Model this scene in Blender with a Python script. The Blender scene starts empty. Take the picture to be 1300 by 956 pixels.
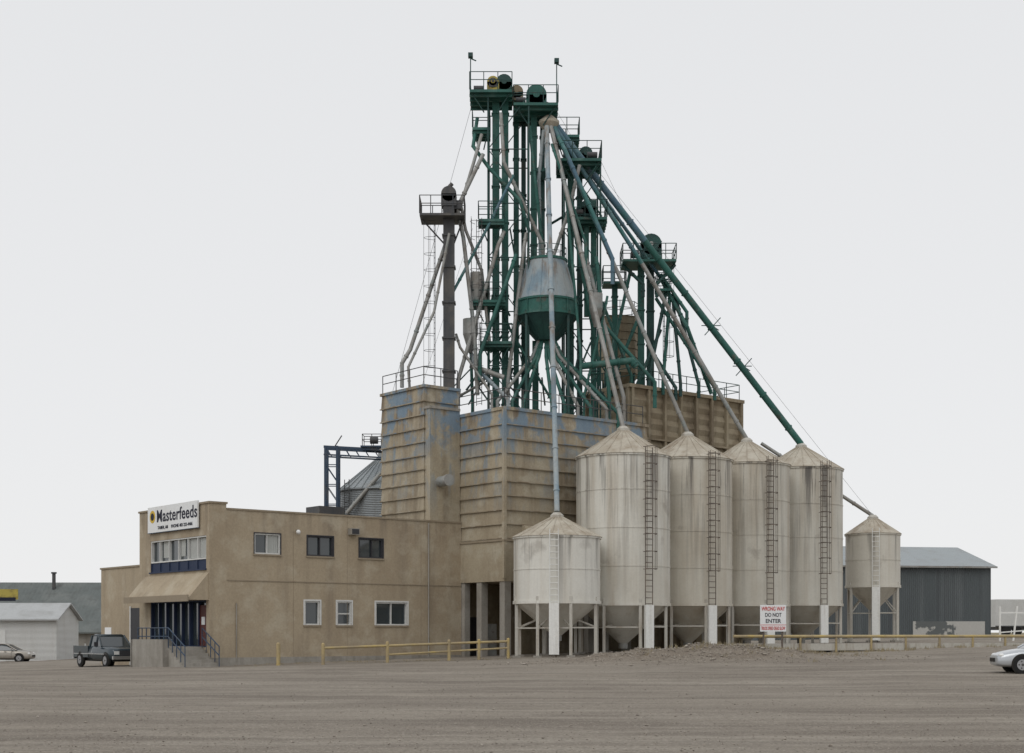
import bpy, math, random
from mathutils import Vector, Matrix, noise
random.seed(7)
scene=bpy.context.scene
V=Vector
# ------------------------------------------------------------------ materials
def M(name, base, rough=.8, metal=0., layers=(), fine=.12, fscale=9., bump=.25, bscale=30., bdist=.02, wave=None, spec=.3):
    m=bpy.data.materials.new(name); m.use_nodes=True
    nt=m.node_tree; N=nt.nodes; L=nt.links
    b=N['Principled BSDF']; b.inputs['Roughness'].default_value=rough; b.inputs['Metallic'].default_value=metal
    b.inputs['Specular IOR Level'].default_value=spec
    tc=N.new('ShaderNodeTexCoord'); co=tc.outputs['Object']
    sep=N.new('ShaderNodeSeparateXYZ'); L.new(co,sep.inputs[0])
    def nz(scale,detail=6.,vec=None,rg=.6):
        n=N.new('ShaderNodeTexNoise'); n.inputs['Scale'].default_value=scale; n.inputs['Detail'].default_value=detail; n.inputs['Roughness'].default_value=rg
        L.new(vec or co,n.inputs['Vector']); return n.outputs['Fac']
    def mr(val,a,c,d=0.,e=1.):
        r=N.new('ShaderNodeMapRange'); L.new(val,r.inputs[0]); r.inputs[1].default_value=a; r.inputs[2].default_value=c; r.inputs[3].default_value=d; r.inputs[4].default_value=e; return r.outputs[0]
    def mul(x,y):
        q=N.new('ShaderNodeMath'); q.operation='MULTIPLY'; L.new(x,q.inputs[0])
        if isinstance(y,(int,float)): q.inputs[1].default_value=y
        else: L.new(y,q.inputs[1])
        return q.outputs[0]
    rgb=N.new('ShaderNodeRGB'); rgb.outputs[0].default_value=(*base,1); cur=rgb.outputs[0]
    for i,l in enumerate(layers):
        mp=N.new('ShaderNodeMapping'); L.new(co,mp.inputs[0]); mp.inputs['Scale'].default_value=l.get('s',(1,1,1)); mp.inputs['Location'].default_value=(i*7.3+l.get('o',0),i*3.1,i*5.7)
        f=mr(nz(1.,l.get('det',7.),mp.outputs[0]),l['lo'],l['hi'])
        f=mul(f,l.get('amt',1.))
        if 'z' in l: f=mul(f,mr(sep.outputs[2],l['z'][0],l['z'][1]))
        mx=N.new('ShaderNodeMix'); mx.data_type='RGBA'; L.new(f,mx.inputs[0]); L.new(cur,mx.inputs[6]); mx.inputs[7].default_value=(*l['c'],1); cur=mx.outputs[2]
    if fine:
        f=mr(nz(fscale,8.,None,.7),.25,.75,1-fine,1+fine)
        mx=N.new('ShaderNodeVectorMath'); mx.operation='SCALE'; L.new(cur,mx.inputs[0]); L.new(f,mx.inputs['Scale']); cur=mx.outputs[0]
    L.new(cur,b.inputs['Base Color'])
    h=nz(bscale,5.)
    if wave:
        mp=N.new('ShaderNodeMapping'); L.new(co,mp.inputs[0]); mp.inputs['Rotation'].default_value=(0,0,wave.get('rz',0))
        w=N.new('ShaderNodeTexWave'); w.bands_direction=wave['dir']; w.inputs['Scale'].default_value=wave['scale']; L.new(mp.outputs[0],w.inputs[0])
        ad=N.new('ShaderNodeMath'); ad.operation='MULTIPLY_ADD'; L.new(w.outputs['Fac'],ad.inputs[0]); ad.inputs[1].default_value=wave.get('amt',3.); L.new(h,ad.inputs[2]); h=ad.outputs[0]
    bp=N.new('ShaderNodeBump'); bp.inputs['Strength'].default_value=bump; bp.inputs['Distance'].default_value=bdist; L.new(h,bp.inputs['Height']); L.new(bp.outputs[0],b.inputs['Normal'])
    return m
def streak(c,amt=.6,lo=.5,hi=.7,f=1.6,zf=.09,**k): return dict(c=c,amt=amt,lo=lo,hi=hi,s=(f,f,zf),**k)
def blot(c,amt=.6,lo=.5,hi=.7,f=.35,**k): return dict(c=c,amt=amt,lo=lo,hi=hi,s=(f,f,f),**k)

m_stucco=M('tan_stucco',(.39,.322,.23),.9,layers=[blot((.33,.265,.185),.7,.42,.62,.35),streak((.235,.19,.14),.55,.51,.7,1.1,.1),streak((.22,.18,.135),.8,.45,.64,1.8,.12,z=(6.0,8.1),o=6),streak((.26,.21,.155),.65,.47,.66,.6,.25,z=(1.8,.1)),blot((.46,.405,.31),.65,.5,.64,.7,o=4)],fine=.14,bump=.4,bscale=14)
m_trim=M('tan_trim',(.29,.24,.175),.85,layers=[streak((.2,.15,.1),.5,.5,.7,1.5,.2)])
m_mill=M('mill_paint',(.385,.33,.24),.8,layers=[blot((.3,.245,.17),.75,.4,.6,.45),streak((.19,.15,.105),.7,.49,.66,1.3,.12),blot((.46,.42,.33),.6,.5,.64,.8,o=3),streak((.14,.105,.075),.8,.45,.62,2.2,.1,z=(11.5,14.4),o=2),blot((.17,.25,.33),.85,.47,.55,.75,z=(11.2,13.4),o=9),streak((.2,.26,.31),.7,.52,.6,1.4,.3,z=(8,12),o=13)],fine=.16)
m_rear=M('bin_block_paint',(.32,.27,.19),.85,layers=[blot((.23,.18,.12),.8,.42,.62,.4),streak((.15,.115,.08),.7,.48,.66,1.4,.12),blot((.4,.35,.26),.5,.55,.65,.9,o=3)],fine=.15)
m_conc=M('concrete',(.33,.31,.275),.9,layers=[blot((.22,.2,.17),.7,.42,.65,.8),streak((.15,.13,.11),.5,.5,.7,2,.2)])
def silom(i,base,dirt,a,zt=12.):
    return M('silo_steel_%d'%i,base,.5,layers=[blot(dirt,.6*a,.38,.64,.3,o=i*5),streak((.4,.335,.25),.65*a,.48,.68,1.0,.05,o=i*3),streak((.64,.62,.56),.4,.52,.66,2.6,.05,o=i*2),streak((.15,.135,.12),.85*a,.53,.64,1.8,.07,o=i*11,z=(zt*.25,zt)),streak((.09,.082,.075),.85*a,.565,.64,3.,.13,o=i*7,z=(zt*.6,zt)),blot((.2,.17,.14),.5*a,.6,.7,.5,o=i*8)],fine=.07,bump=.12,bscale=3,bdist=.04)
m_s=[silom(0,(.68,.665,.61),(.52,.49,.42),.75,7.),silom(1,(.665,.65,.59),(.51,.475,.4),.95),silom(2,(.58,.55,.475),(.44,.39,.31),1.),silom(3,(.585,.56,.49),(.44,.4,.33),1.),silom(4,(.6,.58,.515),(.46,.42,.35),1.),silom(5,(.635,.61,.54),(.48,.44,.37),.85,9.)]
m_roofs=M('silo_roof',(.48,.44,.365),.7,layers=[streak((.27,.21,.15),.8,.45,.68,1.6,.5),blot((.36,.31,.24),.6,.45,.65,.8)])
m_legs=M('leg_steel',(.48,.46,.41),.6,layers=[streak((.27,.21,.15),.7,.5,.7,3,.4)])
m_whitepost=M('white_panel',(.74,.74,.71),.6,layers=[streak((.4,.36,.3),.5,.52,.75,4,.3)])
m_rust=M('rusty_ladder',(.12,.1,.085),.85,layers=[blot((.25,.2,.155),.6,.45,.65,2.)])
m_green=M('green_paint',(.035,.13,.108),.55,layers=[blot((.025,.08,.068),.8,.42,.62,.6),blot((.11,.2,.175),.6,.52,.68,1.2,o=5),blot((.1,.08,.065),.6,.58,.68,1.5,o=2)],fine=.15)
m_greend=M('dark_green_steel',(.026,.065,.061),.6,layers=[blot((.035,.105,.09),.7,.48,.62,.8),blot((.085,.07,.055),.6,.56,.68,1.2,o=2)])
m_blue=M('blue_paint',(.08,.15,.205),.5,layers=[blot((.045,.155,.14),.9,.42,.56,.35),blot((.18,.25,.28),.6,.48,.65,.8,o=4),blot((.17,.14,.11),.5,.58,.7,1.3,o=3)])
m_lblue=M('faded_blue',(.29,.35,.38),.6,layers=[streak((.38,.39,.375),.7,.42,.62,1.2,.2),streak((.2,.155,.12),.8,.52,.64,2.,.2,o=3),blot((.15,.24,.31),.65,.5,.64,.8,o=6)])
m_galv=M('galvanised_pipe',(.32,.32,.305),.5,.2,layers=[blot((.21,.19,.165),.8,.45,.62,.7),blot((.2,.25,.25),.6,.52,.66,1.,o=4),blot((.14,.115,.095),.6,.58,.68,2.,o=7)])
m_dsteel=M('dark_steel',(.075,.075,.078),.55,layers=[blot((.14,.125,.105),.7,.48,.65,.7),streak((.04,.05,.06),.6,.5,.7,2,.1)])
m_navy=M('navy_frame',(.045,.072,.115),.55,layers=[blot((.1,.09,.08),.6,.52,.66,1.)])
m_yel=M('yellow_paint',(.42,.34,.08),.6,layers=[blot((.15,.11,.05),.7,.5,.65,1.5)])
m_yrail=M('rail_yellow_tan',(.42,.33,.17),.7,layers=[blot((.27,.22,.15),.8,.42,.62,.9),blot((.47,.35,.11),.6,.52,.65,1.4,o=3)])
m_glass=M('window_glass',(.035,.045,.05),.06,spec=.9,fine=0,bump=.03,bscale=1.5)
m_blind=M('window_blinds',(.4,.41,.39),.7,wave=dict(dir='X',scale=3.,amt=2.),bump=.4)
m_wframe=M('window_frame',(.62,.62,.6),.6)
m_dframe=M('dark_frame',(.045,.045,.05),.6)
m_bluew=M('blue_window_paint',(.022,.035,.075),.6)
m_red=M('red_sign',(.55,.03,.03),.6,fine=.05); m_black=M('black_letters',(.012,.014,.03),.6,fine=0)
m_signw=M('sign_white',(.76,.77,.77),.5,fine=.03,layers=[streak((.6,.58,.52),.4,.55,.75,1.5,.2)])
m_gbin=M('corrugated_bin',(.27,.29,.3),.45,.4,layers=[streak((.2,.2,.19),.6,.5,.7,1.2,.1)],wave=dict(dir='Z',scale=2.6,amt=4),bump=.5,bdist=.04)
m_gbroof=M('bin_roof_metal',(.34,.37,.38),.45,.4,layers=[blot((.25,.25,.24),.6,.45,.65,.6)])
m_shed=M('dark_shed_cladding',(.1,.115,.12),.6,layers=[streak((.15,.165,.17),.6,.45,.65,1.,.05),streak((.07,.075,.08),.6,.5,.7,2,.05,o=5)],wave=dict(dir='X',scale=1.6,amt=3,rz=-.17),bump=.6,bdist=.05)
m_shedroof=M('shed_roof_metal',(.31,.34,.35),.5,.2,layers=[streak((.24,.24,.23),.5,.5,.7,.8,.8)],wave=dict(dir='X',scale=1.2,amt=3,rz=-.17),bump=.3)
m_shedlow=M('shed_lower_panel',(.45,.44,.41),.8,layers=[blot((.11,.12,.12),.95,.5,.54,.6)])
m_wsid=M('white_siding',(.68,.68,.66),.6,wave=dict(dir='Z',scale=3.2,amt=4),bump=.6,bdist=.03,layers=[streak((.5,.48,.43),.4,.5,.75,1.,.2)])
m_shing=M('grey_roof',(.13,.145,.14),.8,layers=[blot((.19,.2,.19),.6,.45,.65,.4),streak((.09,.095,.09),.6,.5,.7,1.3,.3)],wave=dict(dir='X',scale=.8,amt=2),bump=.5)
m_groof=M('light_grey_roof',(.42,.43,.43),.7,layers=[blot((.3,.3,.29),.6,.45,.65,.7)])
m_dark=M('dark_interior',(.03,.028,.025),.9)
m_tire=M('tyre_rubber',(.018,.018,.018),.85); m_rim=M('wheel_rim',(.38,.38,.39),.35,.6,fine=.03)
m_silver=M('silver_car_paint',(.48,.5,.52),.22,.35,fine=.02,bump=0,spec=.6); m_beige=M('beige_car_paint',(.34,.31,.27),.25,.3,fine=.02,bump=0,spec=.6)
m_truck=M('dark_truck_paint',(.03,.045,.055),.22,.2,fine=.03,bump=0,spec=.7)
m_chrome=M('chrome_bumper',(.5,.5,.5),.25,.8,fine=.02); m_tail=M('tail_lamp',(.35,.015,.015),.3,fine=0); m_head=M('head_lamp',(.7,.7,.68),.15,fine=0,spec=.8)
m_stone=M('gravel_stone',(.3,.265,.22),.9,layers=[blot((.18,.155,.13),.9,.45,.55,6.),blot((.42,.38,.33),.7,.52,.6,5.,o=3)],bump=.3)
m_grass=M('dry_grass',(.3,.25,.16),.9,layers=[blot((.19,.16,.1),.8,.45,.6,1.5)],fine=.3)

# ------------------------------------------------------------------ mesh builder
class MB:
    def __init__(s): s.v=[];s.f=[];s.sm=[]
    def add(s,vs,fs,smooth=False):
        o=len(s.v); s.v+= [tuple(p) for p in vs]; s.f+=[tuple(i+o for i in f) for f in fs]; s.sm+=[smooth]*len(fs)
    def hexa(s,p): s.add(p,[(0,3,2,1),(4,5,6,7),(0,1,5,4),(1,2,6,5),(2,3,7,6),(3,0,4,7)])
    def bx(s,x0,x1,y0,y1,z0,z1): s.hexa([(x0,y0,z0),(x1,y0,z0),(x1,y1,z0),(x0,y1,z0),(x0,y0,z1),(x1,y0,z1),(x1,y1,z1),(x0,y1,z1)])
    def tube(s,p,q,r,r2=None,n=8,cap=True):
        p=V(p);q=V(q);r2=r if r2 is None else r2; d=q-p
        if d.length<1e-5: return
        d.normalize(); a=V((0,0,1)) if abs(d.z)<.9 else V((1,0,0)); e=d.cross(a).normalized(); g=d.cross(e)
        vs=[];fs=[]
        for c,rr in((p,r),(q,r2)):
            for i in range(n):
                t=2*math.pi*i/n+.01; vs.append(c+e*(rr*math.cos(t))+g*(rr*math.sin(t)))
        for i in range(n): fs.append((i,(i+1)%n,n+(i+1)%n,n+i))
        s.add(vs,fs,True)
        if cap: s.add(vs,[tuple(range(n))[::-1],tuple(range(n,2*n))])
    def poly(s,pts,r,n=8):
        for i in range(len(pts)-1):
            a=V(pts[i]);b=V(pts[i+1]); d=(b-a).normalized()*r*.5
            s.tube(a-(d if i else d*0),b+(d if i<len(pts)-2 else d*0),r,n=n)
    def pipe(s,pts,r,n=8,fl=3.):
        s.poly(pts,r,n)
        for i in range(len(pts)-1):
            a=V(pts[i]);b=V(pts[i+1]);l=(b-a).length;k=int(l/fl)
            for j in range(k+1):
                c=a.lerp(b,(j+.5)/(k+1)); d=(b-a).normalized()*.05; s.tube(c-d,c+d,r*1.25,n=n)
    def fr(s,c,r0,r1,z0,z1,n=40,cap0=False,cap1=False):
        vs=[(c[0]+r*math.cos(2*math.pi*i/n),c[1]+r*math.sin(2*math.pi*i/n),z) for r,z in((r0,z0),(r1,z1)) for i in range(n)]
        s.add(vs,[(i,(i+1)%n,n+(i+1)%n,n+i) for i in range(n)],n>10)
        if cap0: s.add(vs[:n],[tuple(range(n))[::-1]])
        if cap1: s.add(vs[n:],[tuple(range(n))])
    def ring(s,c,r,z,w=.05,h=.08,n=40):
        s.fr(c,r+w,r+w,z-h/2,z+h/2,n); 
        for zz in (z-h/2,z+h/2): s.fr(c,r,r+w,zz,zz+.001,n)
    def beam(s,p,q,w,h):
        p=V(p);q=V(q);d=(q-p).normalized(); a=V((0,0,1)) if abs(d.z)<.95 else V((0,1,0)); e=d.cross(a).normalized()*w/2; g=e.cross(d).normalized()*h/2
        s.hexa([p-e-g,p+e-g,p+e+g,p-e+g,q-e-g,q+e-g,q+e+g,q-e+g])
    def rail(s,pts,h=1.05,r=.028,sp=1.3,closed=False):
        pts=[V(p) for p in pts]
        if closed: pts=pts+[pts[0]]
        for a,b in zip(pts[:-1],pts[1:]):
            for hh in (h,h*.55): s.tube(a+V((0,0,hh)),b+V((0,0,hh)),r,n=5)
            k=max(1,round((b-a).length/sp))
            for j in range(k+1):
                c=a.lerp(b,j/k); s.tube(c,c+V((0,0,h)),r,n=5)
    def ladder(s,base,zt,out,cage=True,w=.45,r=.022,off=.2):
        base=V(base);out=V(out).normalized(); side=V((-out.y,out.x,0)); b=base+out*off
        for sg in(-1,1):
            p=b+side*w/2*sg; s.tube(p,V((p.x,p.y,zt)),r*1.3,n=5)
        z=base.z+.1
        while z<zt: s.tube((b-side*w/2).xy.to_3d()+V((0,0,z)),(b+side*w/2).xy.to_3d()+V((0,0,z)),r,n=4); z+=.32
        if cage:
            z=base.z+2.3
            arcs=[(math.cos(t)*.36,math.sin(t)*.65) for t in [math.pi*i/6 for i in range(7)]]
            while z<zt+.1:
                ps=[b.xy.to_3d()+side*a+out*c+V((0,0,z)) for a,c in arcs]; s.poly(ps,r,4); z+=.95
            for a,c in arcs[1:-1:2]:
                p=b+side*a+out*c; s.tube((p.x,p.y,base.z+2.3),(p.x,p.y,zt),r*.8,n=4)
    def sph(s,c,r,n=10,sc=(1,1,1)):
        vs=[];fs=[]; k=n//2
        for j in range(k+1):
            for i in range(n):
                a=math.pi*j/k;b=2*math.pi*i/n; vs.append((c[0]+r*sc[0]*math.sin(a)*math.cos(b),c[1]+r*sc[1]*math.sin(a)*math.sin(b),c[2]+r*sc[2]*math.cos(a)))
        for j in range(k):
            for i in range(n): fs.append((j*n+i,j*n+(i+1)%n,(j+1)*n+(i+1)%n,(j+1)*n+i))
        s.add(vs,fs,True)
class Obj:
    def __init__(s,name,loc=(0,0,0),rz=0,local=False):
        s.e=bpy.data.objects.new(name,None); s.e.empty_display_size=.5; scene.collection.objects.link(s.e)
        s.e.location=loc; s.e.rotation_euler=(0,0,rz); s.local=local; s.loc=V(loc); s.parts={}
    def p(s,name,mat):
        if name not in s.parts: s.parts[name]=(MB(),mat)
        return s.parts[name][0]
    def attach(s,o):
        o.parent=s.e
        if not s.local: o.matrix_parent_inverse=Matrix.Translation(-s.loc)
    def done(s,subs=()):
        for k,(mb,mat) in s.parts.items():
            me=bpy.data.meshes.new(k); me.from_pydata(mb.v,[],mb.f); me.polygons.foreach_set('use_smooth',mb.sm); me.materials.append(mat); me.update()
            o=bpy.data.objects.new(k,me); scene.collection.objects.link(o); s.attach(o)
            if k in subs:
                md=o.modifiers.new('sub','SUBSURF'); md.levels=2; md.render_levels=2
    def text(s,name,txt,mat,c,xdir,width,height=None,ext=.012,bold=.0,space=1.):
        cu=bpy.data.curves.new(name,'FONT'); cu.body=txt; cu.align_x='CENTER'; cu.align_y='CENTER'; cu.extrude=ext; cu.size=1; cu.offset=bold; cu.space_character=space
        o=bpy.data.objects.new(name,cu); scene.collection.objects.link(o); bpy.context.view_layer.update()
        w,h=o.dimensions.x,o.dimensions.y; sx=width/w; sy=(height/h) if height else sx
        X=V(xdir).normalized(); Y=V((0,0,1)); Z=X.cross(Y)
        R=Matrix((X*sx,Y*sy,Z)).transposed().to_4x4(); cu.materials.append(mat)
        if not s.local: o.parent=s.e; o.matrix_parent_inverse=Matrix.Translation(-s.loc); o.matrix_basis=Matrix.Translation(V(c))@R
class Frame:
    def __init__(s,o,deg): s.o=o; a=math.radians(deg); s.u=(math.cos(a),math.sin(a)); s.w=(-math.sin(a),math.cos(a))
    def pt(s,t,q,z): return V((s.o[0]+s.u[0]*t+s.w[0]*q, s.o[1]+s.u[1]*t+s.w[1]*q, z))
    def box(s,mb,t0,t1,q0,q1,z0,z1): mb.hexa([s.pt(t0,q0,z0),s.pt(t1,q0,z0),s.pt(t1,q1,z0),s.pt(t0,q1,z0),s.pt(t0,q0,z1),s.pt(t1,q0,z1),s.pt(t1,q1,z1),s.pt(t0,q1,z1)])
    def frus(s,mb,a,b,z0,z1):
        (t0,t1,q0,q1)=a; (T0,T1,Q0,Q1)=b
        mb.hexa([s.pt(t0,q0,z0),s.pt(t1,q0,z0),s.pt(t1,q1,z0),s.pt(t0,q1,z0),s.pt(T0,Q0,z1),s.pt(T1,Q0,z1),s.pt(T1,Q1,z1),s.pt(T0,Q1,z1)])
    def wall(s,mb,axis,a0,a1,b0,b1,z0,z1,ops):
        ts=sorted({a0,a1,*[o[0] for o in ops],*[o[1] for o in ops]}); zs=sorted({z0,z1,*[o[2] for o in ops],*[o[3] for o in ops]})
        for i in range(len(ts)-1):
            for j in range(len(zs)-1):
                tm=(ts[i]+ts[i+1])/2; zm=(zs[j]+zs[j+1])/2
                if any(o[0]<tm<o[1] and o[2]<zm<o[3] for o in ops): continue
                if axis=='t': s.box(mb,ts[i],ts[i+1],b0,b1,zs[j],zs[j+1])
                else: s.box(mb,b0,b1,ts[i],ts[i+1],zs[j],zs[j+1])
def sheet(D):
    k=D/1805.; return lambda X,Y,dy=0: V(((X-650)*k,D+dy,1.7+(803-Y)*k))

# ------------------------------------------------------------------ terrain
def sst(x): x=max(0,min(1,x)); return x*x*(3-2*x)
def mound(x,y): return .66*math.exp(-((x-9.8)/4.2)**2-((y-66.5)/2.4)**2) + .25*math.exp(-((x-4.8)/3.)**2-((y-66)/2.)**2)
def gz(x,y,detail=True):
    r=sst((y-38)/48.)
    z=(.1+.026*(max(-60,min(42,x))+12))*r
    m=mound(x,y); z+=m
    if m>.03 and detail: z+=min(m,.35)*.6*noise.noise(V((x*1.1,y*1.1,9)))
    if detail and y<140: z+=.05*noise.noise(V((x*.25,y*.25,0)))+.02*noise.noise(V((x*1.3,y*1.3,4)))
    return z
def ground():
    def axis(lo,hi,f0,f1,fs):
        a=[]; x=f0
        while x<=f1: a.append(x); x+=fs
        st=fs; x=f1
        while x<hi: st*=1.35; x+=st; a.append(x)
        st=fs; x=f0
        while x>lo: st*=1.35; x-=st; a.append(x)
        return sorted(a)
    xs=axis(-3000,3000,-45,50,.45); ys=axis(-300,5000,14,100,.45)
    vs=[(x,y,gz(x,y)) for y in ys for x in xs]; n=len(xs)
    fs=[(j*n+i,j*n+i+1,(j+1)*n+i+1,(j+1)*n+i) for j in range(len(ys)-1) for i in range(n-1)]
    me=bpy.data.meshes.new('ground'); me.from_pydata(vs,[],fs); me.polygons.foreach_set('use_smooth',[True]*len(fs))
    at=me.attributes.new('soil','FLOAT','POINT'); at.data.foreach_set('value',[min(1,mound(v[0],v[1])*4) if 50<v[1]<80 else 0. for v in vs])
    m=bpy.data.materials.new('gravel_ground'); m.use_nodes=True; nt=m.node_tree;N=nt.nodes;L=nt.links;b=N['Principled BSDF']; b.inputs['Roughness'].default_value=.95; b.inputs['Specular IOR Level'].default_value=.15
    tc=N.new('ShaderNodeTexCoord'); co=tc.outputs['Object']; sep=N.new('ShaderNodeSeparateXYZ'); L.new(co,sep.inputs[0])
    def noi(sc,det,s3=(1,1,1),rot=0,r=.6,loc=0):
        mp=N.new('ShaderNodeMapping'); mp.inputs['Scale'].default_value=s3; mp.inputs['Rotation'].default_value=(0,0,rot); mp.inputs['Location'].default_value=(loc,loc,0); L.new(co,mp.inputs[0]); n=N.new('ShaderNodeTexNoise'); n.inputs['Scale'].default_value=sc; n.inputs['Detail'].default_value=det; n.inputs['Roughness'].default_value=r; L.new(mp.outputs[0],n.inputs[0]); return n.outputs['Fac']
    def mrr(v,a,c,d=0.,e=1.):
        r=N.new('ShaderNodeMapRange'); L.new(v,r.inputs[0]); 
        for i,q in enumerate((a,c,d,e)): r.inputs[i+1].default_value=q
        return r.outputs[0]
    def mix(f,a,c):
        x=N.new('ShaderNodeMix'); x.data_type='RGBA'; L.new(f,x.inputs[0])
        if isinstance(a,tuple): x.inputs[6].default_value=(*a,1)
        else: L.new(a,x.inputs[6])
        x.inputs[7].default_value=(*c,1); return x.outputs[2]
    cur=mix(mrr(noi(.12,6),.35,.65),(.235,.205,.17),(.31,.275,.228))
    cur=mix(mrr(noi(.22,7,(.6,1,1),.3,.65,5),.48,.6,0,.65),cur,(.165,.14,.115))
    cur=mix(mrr(noi(.5,6,(.12,1,1),.05),.48,.64,0,.6),cur,(.18,.155,.128))
    cur=mix(mrr(noi(.9,5,(.06,1,1),-.12),.52,.66,0,.6),cur,(.36,.325,.275))
    cur=mix(mrr(noi(1.6,4,(.04,1,1),.18,.5,11),.56,.64,0,.5),cur,(.155,.133,.11))
    at=N.new('ShaderNodeAttribute'); at.attribute_name='soil'
    mm=N.new('ShaderNodeMath'); mm.operation='MULTIPLY'; L.new(at.outputs['Fac'],mm.inputs[0]); L.new(mrr(noi(1.1,6),.3,.6,.45,1.),mm.inputs[1])
    cur=mix(mm.outputs[0],cur,(.185,.152,.118))
    cur=mix(mrr(noi(5,4),.52,.66,0,.45),cur,(.15,.13,.108))
    cur=mix(mrr(noi(14,3),.5,.64,0,.5),cur,(.15,.13,.11))
    cur=mix(mrr(noi(22,2,(1,1,1),1),.56,.66,0,.65),cur,(.44,.4,.345))
    far=mrr(sep.outputs[1],125,165); cur=mix(far,cur,(.25,.22,.15))
    L.new(cur,b.inputs['Base Color'])
    ad=N.new('ShaderNodeMath'); ad.operation='MULTIPLY_ADD'; L.new(noi(12,6,r=.7),ad.inputs[0]); ad.inputs[1].default_value=.5; L.new(noi(1.2,4,(.3,1,1)),ad.inputs[2])
    bp=N.new('ShaderNodeBump'); bp.inputs['Strength'].default_value=.8; bp.inputs['Distance'].default_value=.1; L.new(ad.outputs[0],bp.inputs['Height']); L.new(bp.outputs[0],b.inputs['Normal'])
    me.materials.append(m); o=bpy.data.objects.new('ground',me); scene.collection.objects.link(o)
ground()
st=Obj('gravel_stones'); mb=st.p('stones',m_stone)
for i in range(9000):
    y=16+44*random.random()**1.6; x=random.uniform(-.42,.42)*y; r=random.uniform(.007,.02)*(2 if random.random()<.04 else 1)
    if i%6==0: x=random.gauss(8.5,4.);y=random.gauss(65.5,1.6); r*=3
    z=gz(x,y)+r*.3
    a=random.uniform(0,3.1); ca,sa=math.cos(a),math.sin(a); sx,sy,sz=r*random.uniform(.8,1.5),r*random.uniform(.7,1.1),r*random.uniform(.5,.9)
    p=[(x+ca*sx,y+sa*sx,z),(x-sa*sy,y+ca*sy,z),(x-ca*sx,y-sa*sx,z),(x+sa*sy,y-ca*sy,z),(x,y,z+sz),(x,y,z-sz)]
    mb.add(p,[(0,1,4),(1,2,4),(2,3,4),(3,0,4),(1,0,5),(2,1,5),(3,2,5),(0,3,5)])
st.done()
gr=Obj('dry_grass'); mb=gr.p('blades',m_grass)
def tuft(x,y,h,k):
    for j in range(k):
        a=random.uniform(0,6.28); bx_=x+random.gauss(0,.12); by=y+random.gauss(0,.12); z=gz(bx_,by)-.02; l=h*random.uniform(.5,1.2); dx=math.cos(a)*l*.4; dy=math.sin(a)*l*.4; w=.01
        mb.add([(bx_-w,by,z),(bx_+w,by,z),(bx_+dx*.4+w*.7,by+dy*.4,z+l*.6),(bx_+dx*.4-w*.7,by+dy*.4,z+l*.6),(bx_+dx,by+dy,z+l)],[(0,1,2,3),(3,2,4)])
for i in range(120): tuft(random.gauss(11.,2.6),random.gauss(67,1.3),random.uniform(.08,.26),10)
for i in range(90):
    q=random.random(); tuft(13+14*q+random.gauss(0,.4),70.5+6*q+random.gauss(0,.7),random.uniform(.08,.25),10)
for i in range(90): tuft(random.uniform(-14,0),random.gauss(73,.8)+0,random.uniform(.05,.12),7)
gr.done()

# ------------------------------------------------------------------ office
F=Frame((-15.32,72.),39.)
of=Obj('office_building',F.pt(8,4,0)); w=of.p('walls',m_stucco); tr=of.p('trim',m_trim)
ups=[(2.56,4.08),(5.71,7.32),(8.98,10.53)]; los=[(5.56,6.48),(7.57,8.47),(10.06,12.16)]
ops=[(a,b,5.78,6.85) for a,b in ups]+[(a,b,2.1,3.37) for a,b in los]
F.wall(w,'t',.95,15.95,0,.25,-1,7.98,ops)
F.box(w,0,.95,.0,.25,-1,8.26)
fops=[(.35,6.9,4.95,6.65),(.35,6.9,.95,3.35)]
F.wall(w,'s',.25,8.3,0,.25,-1,8.26,fops)
F.box(w,.25,15.9,8.05,8.3,-1,7.9)
F.box(of.p('roof',m_conc),.25,15.9,.25,8.05,7.3,7.55)
F.box(w,.25,.95,.25,8.05,7.55,8.24)
F.box(tr,.97,15.9,-.05,.32,7.98,8.07); F.box(tr,-.06,1.0,-.06,8.36,8.26,8.36)
F.box(tr,.97,15.9,-.03,0,4.35,4.40)
for t in (4.85,8.2,13.1): F.box(tr,t,t+.02,-.006,0,0,7.98)
F.box(of.p('plinth',m_conc),-.03,15.9,-.05,0,-1,.42)
def window(o,a0,a1,z0,z1,axis,frame,split=None,blind=False,sill=True,depth=.16):
    fm=o.p('window_frames_'+frame.name,frame); g=o.p('glass',m_glass); fw=.07
    def B(mb,a,b,c,d,e,f):
        if axis=='t': F.box(mb,a,b,c,d,e,f)
        else: F.box(mb,c,d,a,b,e,f)
    B(g,a0,a1,depth,depth+.03,z0,z1)
    B(fm,a0,a0+fw,.03,depth+.02,z0,z1);B(fm,a1-fw,a1,.03,depth+.02,z0,z1);B(fm,a0+fw,a1-fw,.03,depth+.02,z0,z0+fw);B(fm,a0+fw,a1-fw,.03,depth+.02,z1-fw,z1)
    for sp in (split or []): 
        x=a0+(a1-a0)*sp; B(fm,x-.025,x+.025,.05,depth+.01,z0+fw,z1-fw)
    if sill: B(o.p('sills',m_trim),a0-.08,a1+.08,-.06,.03,z0-.09,z0-.002)
window(of,*ups[0],5.78,6.85,'t',m_wframe,[.5]); F.box(of.p('blinds',m_blind),ups[0][0]+.8,ups[0][1]-.1,.12,.155,5.86,6.77)
window(of,*ups[1],5.78,6.85,'t',m_dframe,[.5]); window(of,*ups[2],5.78,6.85,'t',m_dframe,[.55])
window(of,*los[0],2.1,3.37,'t',m_wframe); window(of,*los[1],2.1,3.37,'t',m_wframe); F.box(of.p('frames_mid',m_wframe),7.64,8.4,.08,.15,2.68,2.75); window(of,*los[2],2.1,3.37,'t',m_wframe,[.5])
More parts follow.
